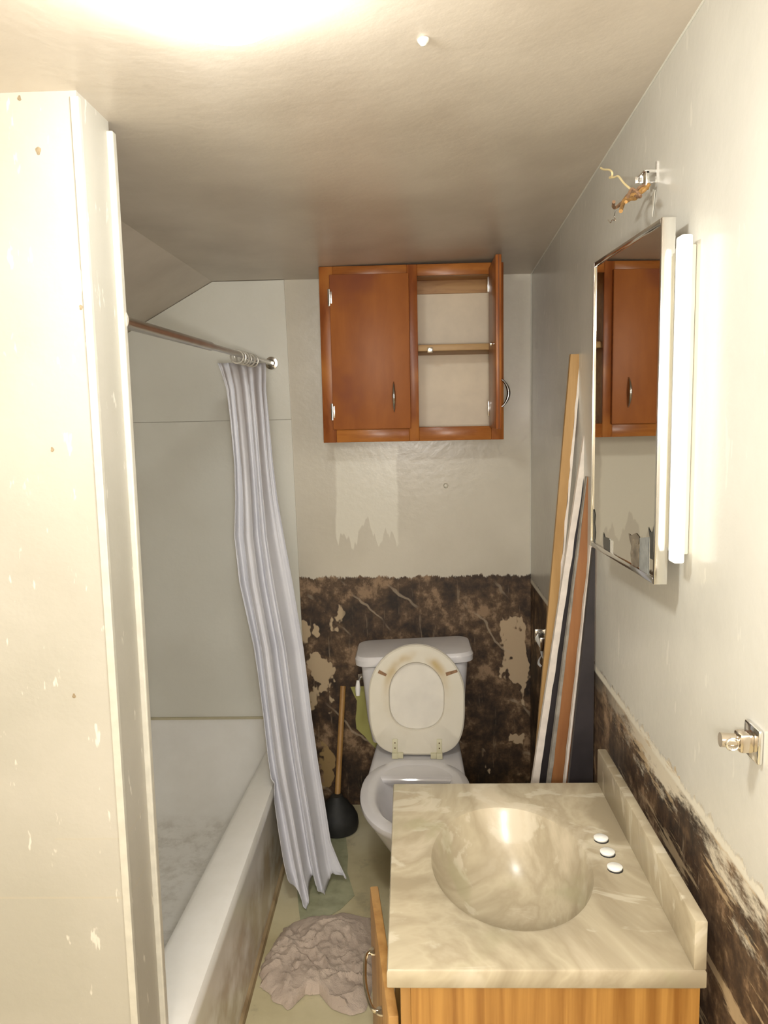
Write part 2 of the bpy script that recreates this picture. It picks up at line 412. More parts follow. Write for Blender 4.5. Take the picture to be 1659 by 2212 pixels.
for i, y in enumerate((2.66, 2.71, 2.755, 2.81, 2.86, 2.93)):
    if r0 is None:
        r0 = tag(link('curtain_ring', torus((0, 0, 0), .021, .0028), ringm), '', 'curtain ring'); o = r0
    else:
        o = r0.copy(); COL.objects.link(o)
    o.location = (RX, y, rz(y)-.010); o.rotation_euler = (.0, 0, (.35, -.2, .25, -.3, .2, -.15)[i])
    tag(o, ('foremost', 'second from the front', 'third from the front', 'third from the back', 'second from the back', 'rearmost')[i] + ' grey ring holding the shower curtain on the rod', 'curtain ring', 'rings of the shower curtain')

# ------------------------------------------------------------------ upper cabinet
CY = 3.075
cab_wood = wood('cherry_wood', (.36, .12, .030), (.22, .06, .015), .3, (10, 10, 1.6), 3, (.46, .175, .04))
rail_wood = wood('cherry_rail', (.44, .165, .038), (.27, .085, .02), .25, (1.5, 10, 10), 3)
door_wood = wood('cherry_door', (.37, .125, .032), (.30, .095, .025), .42, (5, 5, 1.2), 3, (.24, .075, .035))
for q_ in (cab_wood, rail_wood, door_wood): q_.node_tree.nodes['Principled BSDF'].inputs['Specular IOR Level'].default_value = .18
inner_wood = wood('inner_wood', (.52, .28, .09), (.34, .15, .045), .45, (2, 10, 10))
def Z(v, u=850, y=CY): return at(u, v, 1, y).z
def Xp(u, v=750, y=CY): return at(u, v, 1, y).x
cx0, cx1 = Xp(693), Xp(1088); cz0, cz1 = Z(953, 890), 2.284
wc = thing('wall_cabinet', 'reddish cherry wall cabinet above the toilet with its right door open', 'cabinet', ((cx0+cx1)/2, YB, cz0))
bm = newbm(); T = .018
add_box(bm, (cx0, CY+T, cz0), (cx0+T, YB, cz1)); add_box(bm, (cx1-T, CY+T, cz0), (cx1, YB, cz1))
add_box(bm, (cx0+T, CY+T, cz0+.012), (cx1-T, YB, cz0+.030)); add_box(bm, (cx0+T, CY+T, cz1-.020), (cx1-T, YB, cz1-.004))
xm0, xm1 = Xp(881), Xp(903)
add_box(bm, (xm0+.004, CY+T, cz0+.03), (xm0+.022, YB, cz1-.02))
link('carcass', bm, inner_wood, wc, False)
link('back_panel', box((cx0+T, YB-.006, cz0+.03), (cx1-T, YB-.001, cz1-.02)), plain('cream_panel', (.86, .74, .56), .5), wc, False)
link('hanging_cleat', box((xm0+.022, YB-.022, Z(635, 980, YB)), (cx1-T, YB-.007, Z(602, 980, YB))), inner_wood, wc)
shz = Z(757, 980, CY+.03)
link('shelf', box((xm0+.023, CY+.03, shz), (cx1-T-.001, YB-.007, shz+.024), .002), wood('shelf_pine', (.50, .31, .13), (.36, .19, .07), .5, (2, 10, 10)), wc)
link('stile', box((cx0, CY, cz0), (Xp(722), CY+T, cz1), .002), cab_wood, wc)
link('stile', box((xm0, CY, cz0), (xm1, CY+T, cz1), .002), cab_wood, wc)
link('stile', box((Xp(1061), CY, cz0), (cx1, CY+T, cz1), .002), cab_wood, wc)
for a, b in ((Xp(722), xm0), (xm1, Xp(1061))):
    link('rail', box((a, CY, Z(597)), (b, CY+T, cz1), .002), rail_wood, wc)
    link('rail', box((a, CY, cz0), (b, CY+T, Z(924)), .002), rail_wood, wc)
def pull(path, out, mat, parent, n=14):
    "arched pull: path = two end points, out = bulge vector"
    a, b = Vector(path[0]), Vector(path[1]); out = Vector(out); pts = []; rs = []
    for i in range(n+1):
        t = i/n; pts.append(a.lerp(b, t)+out*math.sin(math.pi*t)**.7); rs.append(.0022+.0042*math.sin(math.pi*t))
    return link('pull_handle', tube(pts, rs, 12), mat, parent)
dy = CY-.016
ld = link('door', box((Xp(715, 750, dy), dy, Z(927, 800, dy)), (Xp(885, 750, dy), CY-.001, Z(591, 800, dy)), .003), door_wood, wc)
hx = Xp(851, 855, dy)
pull([(hx, dy, Z(890, 851, dy)), (hx, dy, Z(825, 851, dy))], (0, -.024, 0), plain('dark_chrome', (.55, .53, .50), .12, 1), ld)
for v in (643, 890):
    x = Xp(710 if v < 700 else 717, v, dy); z = Z(v, 712, dy)
    bm = box((x-.004, dy-.003, z-.032), (x+.004, CY+.002, z+.032), .0015)
    add_tube(bm, [(x+.003, dy-.003, z-.030), (x+.003, dy-.003, z+.030)], .0038, 10)
    add_box(bm, (x+.003, dy-.002, z-.022), (x+.012, dy+.001, z+.022), .0008)
    link('hinge', bm, chrome, ld)
# open door, swung towards the room
D0 = at(1056, 740, 1, CY-.008); D1 = at(1071, 740, 1, 2.80)
zb, zt = Z(923, 1057, CY), Z(580, 1057, CY)
d = (D1-D0); d.z = 0; d.normalize(); nrm = Vector((-d.y, d.x, 0));  nrm = nrm if nrm.x > 0 else -nrm
a, b = Vector((D0.x, D0.y, zb)), Vector((D1.x, D1.y, zb))
rd = link('door', prism([a, b, b+nrm*.020, a+nrm*.020], (0, 0, zt-zb), .002), cab_wood, wc)
rd['label'] = 'open door seen nearly edge on'
e = a.lerp(b, 1.0); link('edge_groove', prism([e+nrm*.0095+d*.0005, e+nrm*.0115+d*.0005, e+nrm*.0115-d*.001, e+nrm*.0095-d*.001], (0, 0, zt-zb)), plain('dark_groove', (.10, .03, .012), .6), rd)
m_ = a.lerp(b, .86)+nrm*.020; pull([(m_.x, m_.y, Z(880, 1090, 2.84)), (m_.x, m_.y, Z(818, 1090, 2.84))], nrm*.028, plain('black_chrome', (.2, .19, .18), .15, 1), rd)
q = a.lerp(b, .75); zk = Z(743, 1068, 2.87)
link('catch_knob', lathe([(0, -.016), (.007, -.014), (.008, -.009), (.004, -.005), (.004, 0), (0, 0)], (q.x, q.y, zk), 18, 'X'), chrome, rd)
for v in (615, 882):
    z = Z(v, 1058); link('hinge', box((a.x-.004, CY-.012, z-.028), (a.x+.001, CY+.004, z+.028), .001), chrome, rd)
link('catch', box((Xp(923, 762, CY+.02), CY+.012, shz-.006), (Xp(935, 762, CY+.02), CY+.032, shz+.012), .002), chrome, wc)

# ------------------------------------------------------------------ medicine cabinet mirror
th = math.radians(2.5); N = Vector((.470, 1.503, 0)); zb, zt = 1.405, 2.074
tdir = Vector((-math.sin(th), math.cos(th), 0)); nn = Vector((-math.cos(th), -math.sin(th), 0))   # nn points into the room
W = .445
med = thing('medicine_cabinet', 'chrome framed mirror door of the medicine cabinet above the washbasin', 'mirror cabinet', (XR, 1.72, zb))
k = Mat('mirror_glass', .02, 1); mg = k.done((.80, .78, .72))
link('cabinet_body', box((.494, 1.512, zb+.06), (XR-.001, 1.94, zt-.05), .002), plain('white_enamel', (.7, .69, .65), .35), med)
md = link('mirror_glass', prism([N+Vector((0, 0, zb)), N+tdir*W+Vector((0, 0, zb)), N+tdir*W-nn*.018+Vector((0, 0, zb)), N-nn*.018+Vector((0, 0, zb))], (0, 0, zt-zb)), mg, med, False)
bm = newbm(); fw_ = .007
def fbar(s0, s1, z0, z1, d0=-.021, d1=.004):
    c4 = [N+tdir*s+nn*q+Vector((0, 0, z0)) for s, q in ((s0, d0), (s1, d0), (s1, d1), (s0, d1))]
    add_prism(bm, c4, (0, 0, z1-z0), .0012)
fbar(-.002, fw_, zb-.003, zt+.003); fbar(W-fw_*.6, W+.002, zb-.003, zt+.003); fbar(fw_, W-fw_, zb-.003, zb+fw_+.002); fbar(fw_, W-fw_, zt-fw_, zt+.003)
link('chrome_frame', bm, chrome, med)
hp = N-nn*.024
bm = newbm(); nk = 42
for i in range(nk):
    z0 = 1.47+(2.00-1.47)*i/nk; add_tube(bm, [(hp.x+.006, hp.y-.002, z0), (hp.x+.006, hp.y-.002, z0+.0108)], .0045, 10)
link('piano_hinge', bm, plain('brass_hinge', (.75, .65, .42), .3, .9), med)
# patches where the silvering has gone, along the lower edge of the glass
dm = plain('bare_glass_back', (.055, .055, .05), .25, .3, .5, 60); gm_ = plain('grey_glass_back', (.33, .34, .33), .3, .3, .3, 50)
def onmirror(u, v):
    dd = RT*((u-829.5)/F) - UP*((v-1106)/F) + FW
    t = (N-CAM).dot(nn)/dd.dot(nn); return CAM+dd*t
def patch(name, uv, mat, lab=None):
    p = [onmirror(u, v)+nn*.0006 for u, v in uv]; o = link(name, prism(p, nn*.0006), mat, md, False)
    if lab: o['label'] = lab
def rag(x0, y0, x1, y1, n, jit, seed):
    rr = random.Random(seed); out = []
    for i in range(n): out.append((x0+(x1-x0)*i/n, y0+(y1-y0)*i/n+rr.uniform(-jit, jit)))
    return out
patch('worn_patch', [(1304, 1150), (1307, 1160), (1318, 1164), (1319, 1199), (1306, 1193), (1304, 1175)], dm, 'dark worn patch in the silvering')
patch('worn_patch', [(1319, 1165), (1324, 1168), (1323, 1201), (1319, 1199)], plain('pale_glass', (.6, .57, .5), .3))
patch('worn_patch', [(1359, 1152), (1364, 1157), (1375, 1151), (1382, 1160), (1380, 1176), (1382, 1200), (1381, 1224), (1372, 1226), (1365, 1221), (1363, 1195), (1365, 1180), (1361, 1165)], plain('brown_glass', (.28, .23, .17), .2, .5, .6, 40), 'brownish worn patch in the silvering')
patch('worn_patch', [(1383, 1162), (1402, 1160), (1401, 1241), (1382, 1230)], gm_, 'grey strip in the silvering')
patch('worn_patch', [(1401, 1138), (1406, 1150), (1411, 1148), (1416, 1122), (1417, 1212), (1405, 1206), (1405, 1165)], dm, 'black worn patch in the silvering')
patch('worn_patch', [(1284, 1100), (1286, 1112), (1285, 1130), (1287, 1150), (1285, 1172), (1282, 1170), (1282, 1100)], dm)

# ------------------------------------------------------------------ side lamp
k = Mat('lit_diffuser', .4); k.b.inputs['Emission Color'].default_value = (1, .95, .84, 1); k.b.inputs['Emission Strength'].default_value = .33
dif = k.done((.9, .88, .8))
sl = thing('vanity_light', 'glowing white upright strip light beside the mirror cabinet', 'wall light', (XR, 1.435, 1.45))
sx0, sx1 = at(1453, 782, 1, 1.478).x, at(1491, 782, 1, 1.445).x; sz0, sz1 = at(1460, 1217, 1, 1.45).z, at(1475, 506, 1, 1.45).z
link('base_plate', box((sx1, 1.474, sz0+.012), (XR-.0005, 1.494, sz1-.012), .002), plain('ivory_metal', (.75, .70, .55), .4), sl)
link('diffuser', box((sx0, 1.445, sz0), (sx1, 1.478, sz1), .004), dif, sl)

# ------------------------------------------------------------------ junction box with loose wires
jb = thing('junction_box', 'small metal electrical box with frayed wires above the mirror', 'electrical box', tuple(at(1418, 385, 0, XR)))
zj = at(1410, 372, 0, XR); jy = zj.y
bm = newbm()
add_box(bm, (XR-.003, jy-.035, zj.z-.030), (XR+.0, jy-.030, zj.z+.012))
add_box(bm, (XR-.022, jy-.034, zj.z-.010), (XR-.001, jy-.030, zj.z-.004)); add_box(bm, (XR-.024, jy-.034, zj.z-.036), (XR-.016, jy-.006, zj.z-.006), .001)
add_box(bm, (XR-.030, jy+.02, zj.z-.016), (XR-.001, jy+.024, zj.z-.002), .001); add_box(bm, (XR-.026, jy-.03, zj.z-.006), (XR-.020, jy+.024, zj.z-.003))
link('metal_bracket', bm, chrome, jb)
link('paint_drip', prism([at(1411, 408, 0, XR-.001), at(1416, 410, 0, XR-.001), at(1413, 440, 0, XR-.001), at(1410, 468, 0, XR-.001), at(1409, 440, 0, XR-.001)], (-.001, 0, 0)), plain('white_putty', (.8, .78, .7), .5), jb)
wx = .47
def wp(pts, x0=.50, x1=.44): # photo points on a plane that leaves the wall
    n = len(pts); return [at(u, v, 0, x0+(x1-x0)*i/(n-1)) for i, (u, v) in enumerate(pts)]
amber = plain('amber_cloth_wire', (.50, .27, .08), .7, 0, .5, 80)
brown = plain('brown_cloth_wire', (.30, .17, .09), .8, 0, .5, 80)
for pts, m2, r in (([(1402, 398), (1392, 410), (1380, 418), (1366, 422), (1352, 430), (1344, 445), (1341, 456)], amber, .0042),
                   ([(1400, 402), (1388, 414), (1372, 415), (1358, 420), (1345, 436), (1331, 448), (1325, 446), (1326, 436)], brown, .0036),
                   ([(1400, 406), (1386, 409), (1374, 428), (1362, 430), (1352, 436)], amber, .0036),
                   ([(1398, 398), (1380, 406), (1372, 422), (1384, 424), (1366, 408), (1356, 426)], brown, .003)):
    link('cloth_wire', tube(smooth_path(wp(pts)), r, 8), m2, jb)
o = link('bare_wire', tube(smooth_path(wp([(1364, 410), (1348, 396), (1336, 381), (1328, 383), (1317, 384), (1322, 380), (1322, 372), (1316, 367), (1304, 366), (1298, 363)], .46, .45)), .0022, 8), plain('ivory_wire', (.80, .66, .36), .5), jb)
o['label'] = 'kinked ivory wire'
link('wire_hook', tube(smooth_path(wp([(1331, 452), (1328, 462), (1327, 470), (1330, 476), (1323, 475), (1319, 481), (1314, 475)], .45, .45)), .0013, 6), chrome, jb)

# ------------------------------------------------------------------ vanity
VX0, VX1, VY0, VY1, VZ = -.049, .488, 1.242, 1.925, .80
k = Mat('cultured_marble', .27)
s1 = k.noise(1.7, 5, (1.4, 1, 1), dist=1.6); s2 = k.noise(3.4, 5, (1, 1.8, 1), (0, 0, .7), dist=2.2)
c = k.ramp(s1, [(.34, (.33, .275, .185)), (.46, (.47, .405, .285)), (.53, (.38, .32, .22)), (.66, (.55, .475, .35))])
c = k.mix(k.mul(k.step(s2, .56, .64), .55), c, (.62, .56, .44))
c = k.mix(k.mul(k.step(k.noise(2.6, 3, (1, 1, 1), (0, 0, 2), dist=1.6), .56, .66), .55), c, (.34, .315, .19))
marble = k.done(c)
van = thing('vanity', 'oak vanity cabinet with beige marble washbasin top against the right wall', 'washbasin vanity', ((VX0+VX1)/2, VY0+.02, 0))
# top with integrated bowl
bcx, bcy, brx, bry = .203, 1.575, .166, .228
n = 96; T = .035
def rect_pt(a, ins=0):
    dx, dy_ = math.cos(a), math.sin(a); x0, x1, y0, y1 = VX0+ins, VX1-ins, VY0+ins, VY1-ins
    t = 9
    if dx > 1e-9: t = min(t, (x1-bcx)/dx)
    if dx < -1e-9: t = min(t, (x0-bcx)/dx)
    if dy_ > 1e-9: t = min(t, (y1-bcy)/dy_)
    if dy_ < -1e-9: t = min(t, (y0-bcy)/dy_)
    return bcx+dx*t, bcy+dy_*t
ang = [2*math.pi*i/n for i in range(n)]
for cx_, cy_ in ((VX0, VY0), (VX1, VY0), (VX1, VY1), (VX0, VY1)): # snap the closest ray to each corner
    a = math.atan2(cy_-bcy, cx_-bcx) % (2*math.pi); i = min(range(n), key=lambda q: abs((ang[q]-a+math.pi) % (2*math.pi)-math.pi)); ang[i] = a
def rr(ins, z): return [(*rect_pt(a, ins), z) for a in ang]
def el(sc, z, dx=0, dyy=0): return [(bcx+dx+brx*sc*math.cos(a), bcy+dyy+bry*sc*math.sin(a), z) for a in ang]
rings = [el(.80, VZ-.1, 0, 0), rr(.02, VZ-T), rr(0.002, VZ-T), rr(0, VZ-T+.003), rr(0, VZ-.005), rr(.002, VZ-.001), rr(.006, VZ), el(1.04, VZ), el(1.0, VZ-.003), el(.975, VZ-.012), el(.93, VZ-.035), el(.86, VZ-.072, .003, -.002), el(.75, VZ-.108, .006, -.006), el(.60, VZ-.138, .008, -.012), el(.40, VZ-.158, .010, -.02), el(.20, VZ-.166, .010, -.028), el(.10, VZ-.168, .010, -.03)]
for i in range(9):
    t = i/8
rings = [r for r in rings]
top = link('marble_top', loft(rings[1:], cap0=False, cap1=True), marble, van)
bm = prism([(VX1-.022, VY0, VZ-.001), (VX1, VY0, VZ-.001), (VX1, VY0, VZ+.088), (VX1-.022, VY0, VZ+.088)], (0, VY1-VY0, 0), .003)
link('backsplash', bm, marble, van)
link('bowl_drain', lathe([(0, .002), (.014, .002), (.020, .004), (.022, 0)], (bcx+.010, bcy-.03, VZ-.168), 24), plain('drain_beige', (.55, .47, .33), .3, .4), van)
whitem = plain('white_plaster_rim', (.88, .87, .82), .5); darkm = plain('hole_dark', (.02, .018, .015), .8)
for u, v in ((1298, 1813), (1312, 1843), (1328, 1876)):
    p = at(u, v, 2, VZ); o = link('faucet_hole', lathe([(.0150, .0005), (.0157, .0045), (.0138, .006), (.0, .0068)], p, 24), whitem, top)
    link('hole_shadow', lathe([(.0158, .0), (.0158, .0012), (0, .0012)], (p.x, p.y-.0035, VZ), 20), darkm, o)
pw = at(1298, 1832, 2, VZ)
oak = wood('oak_veneer', (.44, .225, .055), (.25, .105, .02), .35, (26, 3, .9), 1.6)
oakf = wood('oak_front', (.38, .20, .055), (.25, .115, .028), .4, (3, 14, .8), 2.2)
bx0, bx1, by0, by1 = VX0+.022, VX1-.005, VY0+.014, VY1-.012
bm = newbm()
add_box(bm, (bx0+.018, by0, 0), (bx1, by0+.014, VZ-T)); add_box(bm, (bx0+.018, by1-.014, 0), (bx1, by1, VZ-T))
add_box(bm, (bx1-.008, by0+.014, 0), (bx1, by1-.014, VZ-T)); add_box(bm, (bx0+.018, by0+.014, .09), (bx1-.008, by1-.014, .105)); add_box(bm, (bx0+.05, by0+.014, 0), (bx0+.064, by1-.014, .09))
link('side_panel', bm, oak, van, False)
bm = newbm()
add_box(bm, (bx0, by0-.001, 0), (bx0+.018, by0+.04, VZ-T), .002); add_box(bm, (bx0, by1-.04, 0), (bx0+.018, by1+.001, VZ-T), .002)
add_box(bm, (bx0, by0+.04, VZ-T-.09), (bx0+.018, by1-.04, VZ-T), .002); add_box(bm, (bx0, by0+.04, .09), (bx0+.018, by1-.04, .13), .002)
add_box(bm, (bx0, (by0+by1)/2-.02, .13), (bx0+.018, (by0+by1)/2+.02, VZ-T-.09), .002)
link('face_frame', bm, oakf, van)
# the near door stands ajar, hinged at its near end
zd = .685
h0 = Vector((bx0-.004, by0+.022, 0)); far = at(817, 1913, 2, zd); dd = Vector((far.x-h0.x, far.y-h0.y, 0)); Ld = dd.length; dd.normalize(); no = Vector((-dd.y, dd.x, 0)); no = no if no.x < 0 else -no
c4 = [h0, h0+dd*Ld, h0+dd*Ld+no*.019, h0+no*.019]
vd = link('door', prism([p+Vector((0, 0, .12)) for p in c4], (0, 0, zd-.12), .003), wood('oak_edge', (.40, .22, .07), (.27, .13, .035), .4, (14, 14, 1), 2.2), van)
vd['label'] = 'oak door standing ajar'
pc = h0+dd*(Ld*.52)+no*.019
def P3(s, o_, z): v = h0+dd*s+no*(.019+o_); return (v.x, v.y, z)
pa = smooth_path([P3(Ld*.30, 0, .60), P3(Ld*.32, .018, .60), P3(Ld*.45, .026, .598), P3(Ld*.58, .026, .598), P3(Ld*.72, .018, .60), P3(Ld*.74, 0, .60)], 5)
link('pull_handle', tube(pa, .0042, 10), plain('antique_brass', (.62, .55, .42), .22, 1), vd)
for s in (.30, .74): link('handle_plate', lathe([(.013, 0), (.012, .003), (0, .005)], P3(Ld*s, .001, .60), 16), plain('plate_brass', (.62, .55, .42), .25, 1), vd)
fd = link('door', box((bx0-.019, (by0+by1)/2+.005, .12), (bx0-.001, by1-.02, zd), .003), oakf, van)

# ------------------------------------------------------------------ toilet
porc = plain('porcelain', (.74, .72, .73), .12, 0, .03); TC = (.012, 2.72)
to = thing('toilet', 'white toilet with its cream seat and lid raised', 'toilet', (TC[0], TC[1], 0), math.radians(-2.0))
def egg(cx_, w_, y0, y1, z, n=48, p=.42):
    "egg outline: blunt at the far end (y1), round at the near end (y0); local coordinates"
    out = []; cy_ = y0+(y1-y0)*.55
    for i in range(n):
        a = 2*math.pi*i/n; c_, s_ = math.cos(a), math.sin(a)
        if s_ < 0: x, y = w_*c_, (cy_-y0)*s_
        else: x, y = w_*math.copysign(abs(c_)**.8, c_), (y1-cy_)*abs(s_)**.8
        out.append((cx_+x, cy_+y, z))
    return out
# outer bowl, rim, inner bowl
rings = [egg(0, .105, -.20, .30, 0), egg(0, .100, -.19, .30, .04), egg(0, .095, -.17, .30, .14), egg(0, .115, -.22, .28, .22), egg(0, .160, -.29, .24, .31), egg(0, .190, -.335, .22, .37),
         egg(0, .197, -.345, .215, .385), egg(0, .196, -.344, .215, .398), egg(0, .186, -.334, .208, .404), egg(0, .150, -.295, .175, .402), egg(0, .138, -.283, .163, .392), egg(0, .128, -.270, .155, .36), egg(0, .10, -.22, .12, .28), egg(0, .06, -.12, .07, .22), egg(0, .02, -.05, .0, .21)]
link('bowl', loft(rings), porc, to, world=False)
bm = loft([[(-.095, .16, .30), (.095, .16, .30), (.13, .50, .30), (-.13, .50, .30)], [(-.185, .06, .385), (.185, .06, .385), (.165, .54, .385), (-.165, .54, .385)], [(-.178, .07, .400), (.178, .07, .400), (.158, .53, .400), (-.158, .53, .400)]])
bmesh.ops.bevel(bm, geom=bm.edges[:], offset=.012, segments=3, affect='EDGES', profile=.5)
link('seat_deck', bm, porc, to, world=False)
link('water', lathe([(.055, .245), (0, .245)], (0, -.06, 0), 24), plain('water', (.5, .48, .38), .05), to, world=False)
# tank (wider at the top), slightly skewed like in the photo
def rr_(x0, x1, y0, y1, r, z): return rrect(x0, x1, y0, y1, r, z, 6)
tk = loft([rr_(-.190, .172, .385, .565, .035, .402), rr_(-.204, .190, .370, .575, .04, .50), rr_(-.215, .215, .355, .580, .045, .73), rr_(-.215, .215, .355, .580, .045, .735)])
sk = Matrix.Rotation(math.radians(-2.2), 4, 'Y')
rotm = Matrix.Translation((0, .47, .4)) @ sk @ Matrix.Rotation(math.radians(2.0), 4, 'Z') @ Matrix.Translation((0, -.47, -.4))
tk.transform(rotm); tank = link('tank', tk, porc, to, world=False)
ld_ = loft([rr_(-.222, .222, .345, .585, .05, .735), rr_(-.236, .236, .335, .59, .05, .742), rr_(-.238, .238, .333, .592, .055, .765), rr_(-.230, .230, .341, .588, .055, .778), rr_(-.20, .20, .37, .56, .05, .783)])
ld_.transform(rotm); link('tank_lid', ld_, porc, to, world=False)
bm = newbm(); add_lathe(bm, [(.0, .02), (.010, .018), (.012, 0)], (0, 0, 0), 16, 'Y'); bm.transform(Matrix.Translation((-.222, .40, .672)) @ Matrix.Rotation(math.radians(90), 4, 'Z'))
add_tube(bm, [(-.232, .395, .672), (-.236, .35, .668)], .006, 10)
fl = link('flush_lever', bm, chrome, to, world=False)
link('lever_handle', tube([(-.236, .352, .672), (-.237, .345, .64), (-.237, .342, .612)], [.006, .011, .008], 12), plain('white_plastic', (.85, .84, .82), .3), fl, world=False)
# seat ring and lid, raised and leaning on the tank: built flat in (x, v) then stood up
cream = plain('cream_plastic', (.74, .68, .53), .35, 0, .06, 8)
def seat_outline(w_, v0, v1, vmid, flat, n=64):
    out = []
    for i in range(n):
        a = 2*math.pi*i/n - math.pi/2; c_, s_ = math.cos(a), math.sin(a)
        if s_ >= 0: out.append((w_*c_, vmid+(v1-vmid)*s_))
        else:
            out.append((w_*math.copysign(abs(c_)**flat, c_), vmid+(v0-vmid)*-s_*1.0 if False else vmid-(vmid-v0)*abs(s_)**.56))
    return out
import functools
hz = .425; hy = .235; lean = math.radians(8)
def stand(x, v, t): return (x, hy + v*math.sin(lean) + t*math.cos(lean), hz + v*math.cos(lean) - t*math.sin(lean))
def slab(out0, t0, t1, edge=.006):
    cxv = sum(v for _, v in out0)/len(out0)
    ins = lambda s: [(x*s, cxv+(v-cxv)*s) for x, v in out0]
    return loft([[stand(x, v, t0) for x, v in ins(.97)], [stand(x, v, t0+edge) for x, v in out0], [stand(x, v, t1-edge) for x, v in out0], [stand(x, v, t1) for x, v in ins(.97)]])
outer = seat_outline(.187, -.012, .415, .225, .56)
inner = seat_outline(.106, .085, .345, .225, .95)
k = Mat('seat_cream', .35); cc = k.ramp(k.noise(8, 3), [(.3, (.74, .69, .57)), (.7, (.80, .75, .64))])
rad = k.math('SQRT', k.math('ADD', k.math('POWER', k.math('DIVIDE', k.x, .12), 2.0), k.math('POWER', k.math('DIVIDE', k.math('SUBTRACT', k.z, hz+.22), .145), 2.0)))
st = k.mul(k.box(rad, .88, 1.12, .12), k.step(k.noise(5, 3), .42, .62), k.math('ADD', .25, k.step(k.z, hz+.2, hz+.36)))
cc = k.mix(k.mul(st, .8), cc, (.55, .40, .17)); seatm = k.done(cc)
link('seat_lid', slab(outer, .022, .040), plain('lid_white', (.82, .78, .70), .3), to, world=False)
t0, t1, ed = -.002, .020, .005
oi = [(x*.97, .2+(v-.2)*.97) for x, v in outer]
sr = loft([[stand(x, v, t1) for x, v in inner], [stand(x, v, t0+.006) for x, v in inner], [stand(x*1.03, .225+(v-.225)*1.03, t0+.001) for x, v in inner],
      [stand(x, v, t0) for x, v in oi], [stand(x, v, t0+ed) for x, v in outer], [stand(x, v, t1-ed) for x, v in outer], [stand(x, v, t1) for x, v in oi], [stand(x, v, t1) for x, v in inner]], cap0=False, cap1=False)
seat = link('seat_ring', sr, seatm, to, world=False)
hm = plain('hinge_plastic', (.70, .66, .46), .4)
for sx in (-1, 1):
    bm = newbm(); x = sx*.086
    p4 = [stand(x-.010, -.010, -.006), stand(x+.010, -.010, -.006), stand(x+.010, .050, -.006), stand(x-.010, .050, -.006)]
    add_prism(bm, p4, (0, .005, 0), .001)
    add_box(bm, (x-.012, hy-.016, .402), (x+.012, hy+.006, .425), .002); add_box(bm, (x-sx*.022-.012, hy-.012, .402), (x-sx*.022+.010, hy+.008, .424), .002)
    hg = link('hinge', bm, hm, to, world=False)
    for v in (.016, .036):
        q = stand(x, v, -.0065); link('screw', lathe([(.003, 0), (.0025, -.001), (0, -.0012)], q, 10, 'Y'), plain('screw_brown', (.2, .12, .06), .4, .5), hg, world=False)
bmp = plain('bumper_rust', (.36, .20, .10), .7, 0, .4, 90)
for x, v, ln_, r_ in ((-.132, .305, .034, -.45), (.137, .308, .046, .30)):
    q = Vector(stand(x, v, t0-.0012)); ca, sa = math.cos(r_), math.sin(r_)
    pts = [stand(x+ca*a_-sa*b_, v+sa*a_+ca*b_, t0-.002) for a_, b_ in ((-ln_/2, -.007), (ln_/2, -.005), (ln_/2, .005), (-ln_/2, .007))]
    link('bumper_mark', prism(pts, (0, .002, 0), .0006), bmp, seat, world=False)

# ------------------------------------------------------------------ plunger
pc = Vector((-.318, 3.15, 0))
pl = thing('plunger', 'plunger with wooden handle and black rubber cup beside the toilet', 'plunger', tuple(pc))
rub = plain('black_rubber', (.022, .022, .020), .65, 0, .3, 40)
prof = [(.070, 0), (.084, .006), (.089, .03), (.086, .060), (.072, .088), (.056, .102), (.050, .118), (.034, .132), (.024, .150), (.0, .152)]
cup = lathe(prof, pc, 36)
for i in range(9): pass
link('rubber_cup', cup, rub, pl)
add_ = [(.060, 0), (.060, .001)]
link('handle', tube([(pc.x, pc.y, .105), at(741, 1482, 1, YB-.013)], .0125, 14), wood('plunger_wood', (.44, .25, .08), (.32, .16, .05), .5), pl)

# ------------------------------------------------------------------ leaning boards, seen on edge
tan = wood('tan_board', (.48, .29, .11), (.38, .21, .065), .5, (8, 8, .8)); whitep = plain('white_chipped_paint', (.82, .74, .66), .5, 0, .15, 30)
blackp = plain('dark_painted_face', (.03, .024, .026), .5, 0, .4, 10); brownp = wood('brown_board', (.34, .15, .055), (.25, .10, .035), .45, (8, 8, .8))
greyp = plain('grey_weathered', (.36, .33, .28), .6, 0, .4, 20)
YBD = 2.40
def strip(l_top, r_top, l_bot, r_bot, vt, vb, y, depth, ragL=0, ragR=0, seed=1, n=60):
    "a long plank: front face between two leaning edges, thickness depth away from the camera; runs on down to the floor"
    rg = random.Random(seed); A = []; B = []
    Lt, Lb = at(l_top, vt, 1, y), at(l_bot, vb, 1, y); Rt, Rb = at(r_top, vt, 1, y), at(r_bot, vb, 1, y)
    for i in range(n+1):
        z = Lt.z*(1-i/n)+.001*(i/n)
        def xa(p, q): t = (p.z-z)/(p.z-q.z); return p.x+(q.x-p.x)*t
        jl = ragL*max(-1, min(1, 1.6*fbm(z*14, seed))); jr = ragR*max(-1, min(1, 1.6*fbm(z*14, seed+7.7)))
        a, b = xa(Lt, Lb)+jl, xa(Rt, Rb)+jr
        A.append(Vector((a, y, z))); B.append(Vector((max(b, a+.0008), y, z)))
    D = Vector((0, depth, 0))
    return loft([[a, b, b+D, a+D] for a, b in zip(A, B)])
def board(label, parts, vt, y, depth):
    ps = parts
    base = at(ps[0][3], 1680, 1, y)
    t = thing('wooden_board', label, 'board', (base.x, y, 0), 0, None)
    for i, (nm, lt, rt, lb, rb, mt, rl, rr2, dz) in enumerate(ps):
        o = link(nm, strip(lt, rt, lb, rb, vt, 1680, y+dz, depth-dz*2, rl, rr2, 3+i+vt), mt, t)
        if nm == 'painted_edge': o['label'] = 'white chipped edge'
    return t
